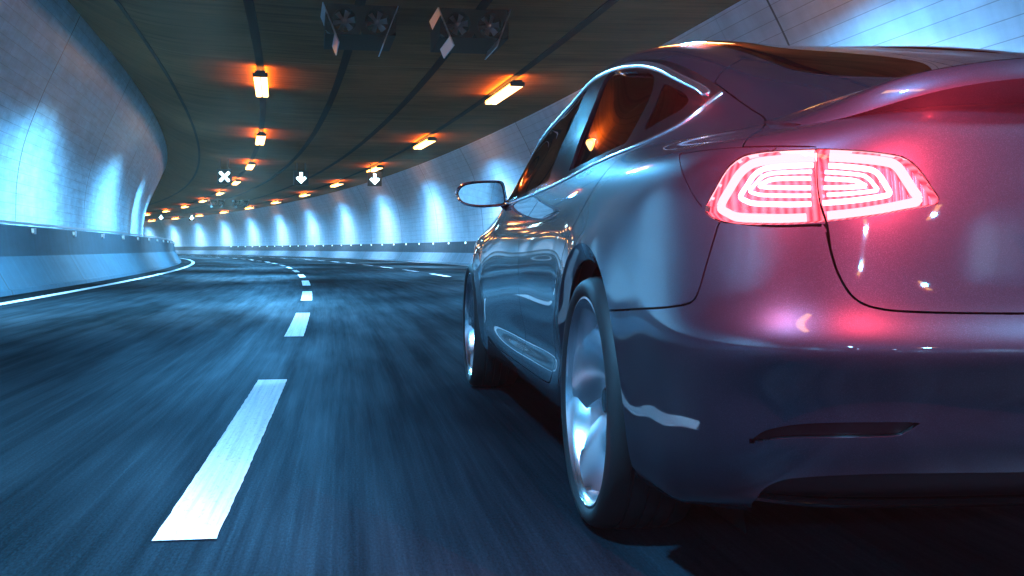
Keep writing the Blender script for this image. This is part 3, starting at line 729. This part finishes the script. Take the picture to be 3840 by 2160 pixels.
def take(label, mirror=0, weld=True, off=0.0):
    """faces of a label; mirror 0 left side, 1 right side, 2 both sides joined at the centre plane"""
    F = [SH.f[k] for k in np.where(lab == label)[0]] if isinstance(label, str) else [SH.f[k] for k in np.where(np.isin(lab, label))[0]]
    used = sorted({i for fc in F for i in fc}); ix = {i: n for n, i in enumerate(used)}
    A = V[used].copy()
    if off:
        A += np.array([SH.normal(*Q[i]) for i in used])*off
    F = [[ix[i] for i in fc] for fc in F]
    if mirror == 0: return A, F
    B = A*mir; FB = [fc[::-1] for fc in F]
    if mirror == 1: return B, FB
    n = len(A); on = np.abs(A[:, 0]) < 1e-6
    mp_ = [i if on[i] else n+i for i in range(n)]
    allv = np.r_[A, B]; F2 = F+[[mp_[i] for i in fc] for fc in FB]
    used = sorted({i for fc in F2 for i in fc}); ix = {i: k for k, i in enumerate(used)}
    return allv[used], [[ix[i] for i in fc] for fc in F2]
def panel(name, label, material, parent, mirror=0, depth=0.012, off=0.0, sharp=28):
    A, F = take(label, mirror, off=off)
    if mirror == 2: A[np.abs(A[:, 0]) < 3e-4, 0] = 0.0
    me = bpy.data.meshes.new(name); me.from_pydata([tuple(p) for p in A], [], F); me.materials.append(material)
    bm = bmesh.new(); bm.from_mesh(me)
    bmesh.ops.remove_doubles(bm, verts=bm.verts, dist=5e-5)
    bmesh.ops.dissolve_degenerate(bm, dist=1e-5, edges=bm.edges)
    bm.normal_update()
    # outward?
    s_ = sum(f.normal.dot(f.calc_center_median()-Vector((0, 1.4, 0.62)))*f.calc_area() for f in bm.faces)
    if s_ < 0: bmesh.ops.reverse_faces(bm, faces=bm.faces)
    bm.normal_update()
    if abs(depth) > 1e-9:
        be = [e for e in bm.edges if len(e.link_faces) == 1 and not (mirror == 2 and all(abs(v.co.x) < 1e-6 for v in e.verts))]
        nrm = {v: v.normal.copy() for e in be for v in e.verts}
        # a small rounded edge, then the return of the panel
        r = bmesh.ops.extrude_edge_only(bm, edges=be)
        nv = [v for v in r['geom'] if isinstance(v, bmesh.types.BMVert)]
        for v in nv:
            src = min((e.other_vert(v) for e in v.link_edges if e.other_vert(v) in nrm), key=lambda w: (w.co-v.co).length, default=None)
            if src: v.co = src.co-nrm[src]*depth
    for f in bm.faces: f.smooth = True
    bm.to_mesh(me); bm.free(); me.set_sharp_from_angle(angle=rad(sharp))
    o = bpy.data.objects.new(name, me); COL.objects.link(o); o.parent = parent
    return o

# ------------------------------------------------------------------ materials of the car
def m_carpaint():
    m, n, b = mat('metallic_paint')
    tc = nd(n, 'ShaderNodeTexCoord')
    vo = nd(n, 'ShaderNodeTexVoronoi'); vo.inputs['Scale'].default_value = 1300.0; n.links.new(tc.outputs['Object'], vo.inputs['Vector'])
    fl = nd(n, 'ShaderNodeSeparateColor'); n.links.new(vo.outputs['Color'], fl.inputs[0])
    c = ramp(n, fl.outputs[0], [(0.0, (0.011, 0.015, 0.025)), (0.75, (0.014, 0.018, 0.031)), (1.0, (0.027, 0.034, 0.056))])
    n.links.new(c, b.inputs['Base Color']); b.inputs['Metallic'].default_value = 0.75; b.inputs['Roughness'].default_value = 0.42
    b.inputs['Coat Weight'].default_value = 1.0; b.inputs['Coat Roughness'].default_value = 0.03; b.inputs['Coat IOR'].default_value = 1.55
    return m
def m_glass(name, tint, ior=1.5):
    m = bpy.data.materials.new(name); m.use_nodes = True; n = m.node_tree; n.nodes.clear()
    t = nd(n, 'ShaderNodeBsdfTransparent'); t.inputs[0].default_value = (*tint, 1)
    g = nd(n, 'ShaderNodeBsdfGlossy'); g.inputs['Roughness'].default_value = 0.012; g.inputs[0].default_value = (0.95, 0.97, 1, 1)
    f = nd(n, 'ShaderNodeFresnel'); f.inputs['IOR'].default_value = ior
    mx = nd(n, 'ShaderNodeMixShader'); o = nd(n, 'ShaderNodeOutputMaterial')
    n.links.new(f.outputs[0], mx.inputs[0]); n.links.new(t.outputs[0], mx.inputs[1]); n.links.new(g.outputs[0], mx.inputs[2]); n.links.new(mx.outputs[0], o.inputs[0])
    return m
M_CAR = m_carpaint()
M_TINT = m_glass('tinted_glass', (0.10, 0.11, 0.13))
M_TINT2 = m_glass('dark_rear_glass', (0.05, 0.05, 0.06))
M_BLACKG = simple('black_gloss_trim', (0.006, 0.006, 0.007), 0.12)
M_BLACKP = simple('black_plastic', (0.006, 0.006, 0.007), 0.6, 0.0, **{'Specular IOR Level': 0.2})
M_MATTE = simple('matte_black', (0.006, 0.006, 0.006), 0.9)
M_CHROME = simple('chrome', (0.85, 0.87, 0.90), 0.07, 1.0)
M_TRIM = simple('satin_bright_trim', (0.88, 0.90, 0.93), 0.24, 1.0)
M_ALLOY = simple('polished_alloy', (0.86, 0.89, 0.93), 0.24, 1.0)
M_TYRE = simple('tyre_rubber', (0.012, 0.013, 0.014), 0.6, 0.0, **{'Specular IOR Level': 0.3})
M_DISC = simple('brake_steel', (0.22, 0.23, 0.25), 0.35, 1.0)
M_SEAT = simple('dark_upholstery', (0.02, 0.02, 0.022), 0.7)
M_MIRROR = simple('mirror_silver', (0.92, 0.94, 0.96), 0.01, 1.0)
M_REFL = simple('dark_red_reflector', (0.05, 0.002, 0.003), 0.18)
M_PLATE_ = simple('plain_plate', (0.55, 0.56, 0.58), 0.4)
RED = (1.0, 0.10, 0.14)
M_L_HOUSE = simple('tail_reflector', (0.45, 0.05, 0.075), 0.35); M_L_HOUSE.node_tree.nodes['Principled BSDF'].inputs['Emission Color'].default_value = (1.0, 0.13, 0.19, 1); M_L_HOUSE.node_tree.nodes['Principled BSDF'].inputs['Emission Strength'].default_value = 1.7
def fluted(m):
    n = m.node_tree; b = n.nodes['Principled BSDF']; tc = nd(n, 'ShaderNodeTexCoord')
    w = nd(n, 'ShaderNodeTexWave'); w.bands_direction = 'X'; w.inputs['Scale'].default_value = 26.0; w.inputs['Distortion'].default_value = 0.0
    n.links.new(tc.outputs['Object'], w.inputs[0]); n.links.new(ramp(n, w.outputs['Fac'], [(0.0, (0.55, 0.03, 0.06)), (1.0, (1.0, 0.22, 0.30))]), b.inputs['Emission Color'])
    bump(n, b, w.outputs['Fac'], 0.6, 0.004)
fluted(M_L_HOUSE)
M_L_TUBE = emit('tail_light_guide', (1.0, 0.38, 0.44), 7.0)
M_L_RIM = emit('tail_outer_band', (1.0, 0.54, 0.60), 2.3)
M_LENS = m_glass('red_lens', (1.0, 0.72, 0.76), 1.45)

car = empty('car', (1.5, 2.75, 0.0))
tag(car, 'dark blue grey saloon car with glowing red tail light driving in the right hand lane', 'car')

body = panel('body', 'body', M_CAR, car, 2)
lid = panel('boot_lid', 'lid', M_CAR, car, 2)
bumper = panel('rear_bumper', 'bumper', M_CAR, car, 2)
panel('bonnet', 'bonnet', M_CAR, car, 2)
panel('window', 'window_rear', M_TINT2, car, 2, 0.004)
panel('window', 'windscreen', M_TINT, car, 2, 0.004)
panel('diffuser', 'diffuser', M_BLACKP, bumper, 2, 0.0, -0.020)
for m_ in (0, 1):
    dr = panel('door', 'door_rear', M_CAR, car, m_); panel('door_handle', 'handle_rear', M_CAR, dr, m_, 0.006)
    df = panel('door', 'door_front', M_CAR, car, m_); panel('door_handle', 'handle_front', M_CAR, df, m_, 0.006)
    panel('charge_port_door' if m_ == 0 else 'corner_cover', 'port', M_CAR, car, m_)
    fr = panel('window_frame', 'dlo', M_BLACKG, car, m_, 0.010)
    for w in ('rear_glass', 'quarter_glass', 'front_glass'):
        g_ = panel('window', w, M_TINT, car, m_, 0.003, -0.0015)
        if w == 'rear_glass':                          # the pane sits a little deeper towards its rear edge
            for v_ in g_.data.vertices: v_.co.x += (-1 if m_ else 1)*0.034*(0.90-v_.co.y)
    panel('bumper_reflector', 'slot', M_REFL, bumper, m_, 0.0, -0.014)
    hl = panel('headlight', 'headlight', M_BLACKG, car, m_, 0.01)

def surf_path(pts, n=10, off=0.0):
    q = smooth_poly(pts, n, False)
    return [SH.pos(c, r)+SH.normal(c, r)*off for c, r in q], [SH.normal(c, r) for c, r in q]
def strip(name, pts, width, height, material, parent, m_, taper=True, n=12):
    """a rounded bead laid along a line on the body"""
    P_, N_ = surf_path(pts, n); Vv = []; F = []; k = 7
    for i, (p, nn) in enumerate(zip(P_, N_)):
        t = P_[min(i+1, len(P_)-1)]-P_[max(i-1, 0)]; t = t/(np.linalg.norm(t)+1e-9); b = np.cross(nn, t)
        e = min(1.0, (i+0.6)/3, (len(P_)-i-0.4)/3) if taper else 1.0
        for j in range(k):
            a = math.pi*j/(k-1); Vv.append(p+b*math.cos(a)*width/2*e+nn*(math.sin(a)*height-0.001))
    for i in range(len(P_)-1):
        for j in range(k-1): F.append((i*k+j, i*k+j+1, (i+1)*k+j+1, (i+1)*k+j))
    F += [tuple(range(k)), tuple(range((len(P_)-1)*k+k-1, (len(P_)-1)*k-1, -1))]
    Vv = np.array(Vv)*(mir if m_ else 1)
    o = mesh_obj(name, Vv, F, material, parent, True, sharp=50)
    bm = bmesh.new(); bm.from_mesh(o.data); bmesh.ops.recalc_face_normals(bm, faces=bm.faces); bm.to_mesh(o.data); bm.free()
    return o
TRIM_TOP = [(12.45, 9.6), (12.15, 10.35), (11.6, 10.78), (11.0, 11.0), (10.4, 11.06), (9.83, 10.96), (9.1, 10.84), (8.4, 10.74), (7.7, 10.6), (7.05, 10.42), (6.5, 10.14), (6.1, 9.83), (5.84, 9.52)]
TRIM_LOW = [(5.46, 9.66), (5.75, 9.28), (5.97, 8.94), (6.18, 8.56), (6.48, 8.28), (6.9, 8.08), (7.7, 8.03), (8.68, 8.07), (9.45, 8.06), (10.3, 8.05), (11.2, 8.09), (12.5, 8.16)]
for m_ in (0, 1):
    strip('window_trim', TRIM_TOP, 0.024, 0.007, M_TRIM, car, m_)
    strip('window_trim', TRIM_LOW, 0.015, 0.006, M_TRIM, car, m_)

# ---- tail lights
def scaled(poly, k, cen):
    return [(cen[0]+(p[0]-cen[0])*k[0], cen[1]+(p[1]-cen[1])*k[1]) for p in poly]
for m_ in (0, 1):
    tl = panel('tail_light', ['lamp_outer', 'lamp_inner'], M_L_HOUSE, car, m_, -0.025, -0.028)
    panel('lens', 'lamp_outer', M_LENS, tl, m_, 0.010); panel('lens', 'lamp_inner', M_LENS, tl, m_, 0.010)
    lo = np.array(OUT['lamp']); cen = ((3.05), 6.52)
    def ring(k, rr, off, material, c_lo, c_hi, nm):
        path = [p for p in smooth_poly(scaled(lo, k, cen), 5)]
        segs = []; cur = []
        for p in path+path[:1]:
            if c_lo < p[0] < c_hi: cur.append(SH.pos(*p)+SH.normal(*p)*off)
            elif cur: segs.append(cur); cur = []
        if cur: segs.append(cur)
        if len(segs) > 1: segs = [segs[-1]+segs[0]]+segs[1:-1] if np.linalg.norm(segs[-1][-1]-segs[0][0]) < 0.03 else segs
        for sg in segs:
            if len(sg) < 3: continue
            t = MB(); t.tube([p*(mir if m_ else 1) for p in sg], rr, 8); t.build(nm, material, tl, True)
    for (a, b) in ((2.99, 9), (0, 2.88)):
        ring((0.90, 0.86), 0.0085, -0.016, M_L_RIM, a, b, 'outer_band')
        ring((0.70, 0.54), 0.0050, -0.014, M_L_TUBE, a, b, 'light_guide')
        ring((0.60, 0.33), 0.0036, -0.014, M_L_TUBE, a, b, 'light_guide')
        ring((0.50, 0.13), 0.0042, -0.014, M_L_TUBE, a, b, 'light_guide')
    for c_, e_ in ((3.7, 80.0), (2.1, 110.0)):  # unseen red fill lights, added outside the lens to redden the bodywork
        p = SH.pos(c_, 6.7)+SH.normal(c_, 6.7)*0.20+np.array([0, 0, .03])
        ld = bpy.data.lights.new('rear_red_fill', 'POINT'); ld.energy = e_; ld.color = (1.0, 0.045, 0.075); ld.shadow_soft_size = 0.0
        l_ = bpy.data.objects.new('rear_red_fill', ld); COL.objects.link(l_); l_.parent = tl; l_.location = p*(mir if m_ else 1)

# ---- boot spoiler
SP = {-.662: [(-.672, -.56, .962), (-.670, -.62, .957), (-.668, -.70, .945), (-.662, -.735, .936), (-.652, -.735, .928)],
      -.62: [(-.628, -.565, .975), (-.62, -.66, .975), (-.612, -.765, .968), (-.610, -.800, .943), (-.598, -.775, .935)],
      -.55: [(-.555, -.575, 1.000), (-.55, -.70, 1.003), (-.545, -.835, 1.003), (-.543, -.866, .964), (-.528, -.825, .946)],
      -.45: [(-.45, -.585, 1.024), (-.45, -.72, 1.027), (-.45, -.888, 1.027), (-.45, -.915, .988), (-.44, -.868, .956)],
      -.32: [(-.32, -.595, 1.032), (-.32, -.74, 1.038), (-.32, -.922, 1.042), (-.32, -.950, 1.004), (-.32, -.892, .962)],
      -.15: [(-.15, -.60, 1.034), (-.15, -.76, 1.041), (-.15, -.938, 1.049), (-.15, -.965, 1.012), (-.15, -.905, .966)],
      0.0: [(0, -.60, 1.034), (0, -.765, 1.042), (0, -.942, 1.051), (0, -.969, 1.014), (0, -.908, .967)]}
secs = [SP[k] for k in sorted(SP)]; secs = np.array(secs+[[(-x, y, z) for x, y, z in s_] for s_ in secs[-2::-1]])
tt = np.r_[0, np.cumsum(np.linalg.norm(np.diff(secs[:, 2], axis=0), axis=1))]
fine = nat_spline(tt, secs, np.linspace(0, tt[-1], 72))
Vs = []; Fs = []
for sec in fine:
    F_, M__, T_, B_, U_ = sec
    Vs += [F_-np.array([0, 0, .004]), F_, 0.5*(F_+M__)+np.array([0, 0, .001]), M__, 0.5*(M__+T_)+np.array([0, 0, -.001]), T_+(M__-T_)*0.05, T_+(B_-T_)*0.12, T_+(B_-T_)*0.85, B_+(U_-B_)*0.06, 0.5*(B_+U_)+np.array([0, 0, .004]), U_]
w = 11
for i in range(len(fine)-1):
    for j in range(w-1): Fs.append((i*w+j, i*w+j+1, (i+1)*w+j+1, (i+1)*w+j))
Fs += [tuple(range(w)), tuple(range((len(fine)-1)*w+w-1, (len(fine)-1)*w-1, -1))]
sp = mesh_obj('spoiler', Vs, Fs, M_CAR, lid, True, sharp=40)
bm = bmesh.new(); bm.from_mesh(sp.data); bmesh.ops.recalc_face_normals(bm, faces=bm.faces); bm.to_mesh(sp.data); bm.free()

# ---- number plate (plain), lower splitter blade
pb = MB(); pb.box((0, -.957, .685), (.52, .012, .115)); pb.build('number_plate', M_PLATE_, lid)
bl = MB(); Pb = [(x, y, .238) for x, y in ((-.80, -.74), (-.70, -.83), (-.55, -.868), (-.30, -.884), (0, -.888), (.30, -.884), (.55, -.868), (.70, -.83), (.80, -.74))]
Pb = [tuple(p) for p in nat_spline(np.arange(9.0), np.array(Pb), np.linspace(0, 8, 60))]
for dz0, dz1 in ((0.0, 0.012),):
    Vb = []
    for x, y, z in Pb: Vb += [(x, y, z+dz1), (x, y-.006, z+dz0+.003), (x, y+.002, z+dz0-.004), (x*.9, y+.22, z+dz0-.01), (x*.9, y+.22, z+dz1)]
    Fb = [(i*5+j, i*5+(j+1) % 5, (i+1)*5+(j+1) % 5, (i+1)*5+j) for i in range(len(Pb)-1) for j in range(5)]+[tuple(range(5)), tuple(range(len(Pb)*5-1, len(Pb)*5-6, -1))]
    bl.add(Vb, Fb)
bl.build('diffuser_blade', M_BLACKG, bumper, True)

# ---- wheels
def make_wheel(sx, cy):
    c = (sx*0.822, cy, 0.3165); wx = sx
    r_ = MB()
    r_.lathe([(.086, .2455), (.098, .2485), (.1045, .2555), (.1085, .2585), (.1075, .2635), (.100, .2635), (.085, .252), (-.02, .236), (-.10, .246), (-.105, .242), (-.02, .229), (.070, .240)], 72, c, 'x', True, wx)
    ns = 5
    for k in range(ns):
        a0 = 2*math.pi*k/ns+0.62
        nt_, nu = 14, 9; V_ = []
        for side in (0, 1):
            for i in range(nt_):
                t = i/(nt_-1); rad_ = 0.038+t*0.207
                dep = 0.030+0.062*t**1.8-0.010*math.sin(math.pi*t)
                half = (0.044+0.070*t+0.030*t**3); sw = 0.42*t**1.3
                for j in range(nu):
                    u = -1+2*j/(nu-1)
                    ang = a0+sw*wx+math.atan2(u*half, rad_)
                    rr = math.hypot(rad_, u*half) if t < 0.98 else 0.247
                    d = dep-0.016*abs(u)**2.2-0.004*u-(0.020 if side else 0.0)
                    V_.append((c[0]+wx*d, c[1]+rr*math.cos(ang), c[2]+rr*math.sin(ang)))
        n0 = nt_*nu; F_ = []
        for i in range(nt_-1):
            for j in range(nu-1):
                q = (i*nu+j, i*nu+j+1, (i+1)*nu+j+1, (i+1)*nu+j); F_.append(q); F_.append(tuple(n0+x for x in q[::-1]))
        for i in range(nt_-1):
            for j in (0, nu-1): F_.append((i*nu+j, (i+1)*nu+j, n0+(i+1)*nu+j, n0+i*nu+j))
        r_.add(V_, F_)
    r_.lathe([(.0, .001), (.0, .062), (.036, .062), (.046, .052), (.046, .001)], 40, c, 'x', False, wx)
    rim = r_.build('wheel', M_ALLOY, car, True, 42)
    t = MB(); t.lathe([(.078, 0.2490), (.098, 0.2611), (.108, 0.2670), (.1155, 0.2782), (.1165, 0.2878), (.113, 0.2967), (.104, 0.3056), (.092, 0.3112), (.075, 0.3141), (.062, 0.3149), (.060, 0.3101), (.053, 0.3101), (.051, 0.3153), (.022, 0.3160), (.020, 0.3108), (.012, 0.3108), (.010, 0.3160),
                       (-.010, 0.3160), (-.012, 0.3108), (-.020, 0.3108), (-.022, 0.3160), (-.051, 0.3153), (-.053, 0.3101), (-.060, 0.3101), (-.062, 0.3149), (-.075, 0.3141), (-.104, 0.3056), (-.1165, 0.2878), (-.108, 0.2670), (-.098, 0.2611)], 96, c, 'x', False, wx)
    t.build('tyre', M_TYRE, rim, True, 40)
    h = MB(); h.lathe([(.045, .034), (.054, .034), (.058, .030), (.058, .001)], 32, c, 'x', False, wx); h.build('hub_cap', M_BLACKG, rim, True, 40)
    d = MB(); d.lathe([(-.02, .06), (-.02, .165), (.004, .165), (.004, .06)], 48, c, 'x', True, wx); d.build('brake_disc', M_DISC, rim, True, 40)
    q = MB(); q.lathe([(.03, .360), (-.27, .360), (-.27, .001)], 40, c, 'x', False, wx, (rad(-112), rad(112))); q.build('wheel_arch_liner', M_MATTE, rim)
for sx in (-1, 1):
    for cy in (0.0, 2.875): make_wheel(sx, cy)

# ---- wing mirrors
OUTL = [(-1.100, .925), (-1.088, .952), (-1.055, .969), (-.985, .976), (-.920, .976), (-.905, .962), (-.898, .930), (-.893, .897), (-.900, .882), (-.950, .876), (-1.020, .875), (-1.078, .890)]
for m_ in (0, 1):
    k = -1 if m_ else 1
    ol = smooth_poly(OUTL, 4); cx_, cz_ = ol.mean(0)
    Vm = []; F_ = []; n_ = len(ol); LV = [(1.762, .945), (1.750, .985), (1.754, 1.0), (1.80, 1.0), (1.85, .90), (1.885, .62), (1.897, .25)]
    for y_, sc in LV:
        for x, z in ol: Vm.append((k*(cx_+(x-cx_)*sc+0.02*(y_-1.75)*4*(1-sc)), y_, cz_+(z-cz_)*sc))
    for i in range(len(LV)-1):
        for j in range(n_): F_.append((i*n_+j, i*n_+(j+1) % n_, (i+1)*n_+(j+1) % n_, (i+1)*n_+j))
    F_.append(tuple(range((len(LV)-1)*n_, len(LV)*n_)))
    mb_ = MB(); mb_.add(Vm, F_); mh = mb_.build('wing_mirror', M_CAR, car, True, 45)
    st = MB(); st.tube([(k*-.90, 1.79, .886), (k*-.875, 1.80, .868), (k*-.845, 1.81, .862)], [.018, .020, .026], 10); st.build('mirror_arm', M_BLACKG, mh, True)
    gl = MB(); gl.add([(k*(cx_+(x-cx_)*.89), 1.771-0.16*(x-cx_), cz_+(z-cz_)*.87) for x, z in ol], [tuple(range(n_))]); gl.build('mirror_glass', M_MIRROR, mh)
    bz = MB(); bz.add([(k*(cx_+(x-cx_)*.985), 1.777-0.16*(x-cx_), cz_+(z-cz_)*.985) for x, z in ol], [tuple(range(n_))]); bz.build('mirror_bezel', M_BLACKG, mh)
    ed = MB(); ed.tube([(k*x, 1.752, z) for x, z in list(ol)+[ol[0]]], [.0058 if z < .90 else .0035 for x, z in list(ol)+[ol[0]]], 6, False); ed.build('mirror_edge', M_CHROME, mh, True)

# ---- dark inside: inner shell, floor, seats
SH_IN = ['body', 'gap', 'lid', 'bumper', 'door_rear', 'door_front', 'bonnet', 'port', 'lamp_outer', 'lamp_inner', 'slot', 'diffuser', 'handle_rear', 'handle_front', 'headlight']
panel('inner_shell', SH_IN, M_MATTE, car, 2, 0.0, -0.048)
fb = MB(); fb.box((0, 1.36, .205), (1.06, 3.5, .05)); fb.box((0, 1.42, .22), (1.66, 1.95, .05)); fb.build('underbody', M_MATTE, car)
def seat(x, y):
    s_ = MB()
    def pad(c, d, tilt): s_.box(c, d, Matrix.Rotation(rad(tilt), 3, 'X'))
    pad((x, y+.25, .46), (.50, .50, .16), 6); pad((x, y-.06, .78), (.48, .15, .60), 18)
    st = s_.build('seat', M_SEAT, car)
    hr = MB(); hr.box((x, y-.17, 1.10), (.26, .09, .18), Matrix.Rotation(rad(14), 3, 'X')); h_ = hr.build('headrest', M_SEAT, st)
    for o_ in (st, h_):
        bv = o_.modifiers.new('bevel', 'BEVEL'); bv.width = 0.03; bv.segments = 3
for x in (-.37, .37):
    seat(x, 1.15); seat(x, .28)
db = MB(); db.box((0, 2.05, .80), (1.45, .45, .20)); db.build('dashboard', M_SEAT, car)
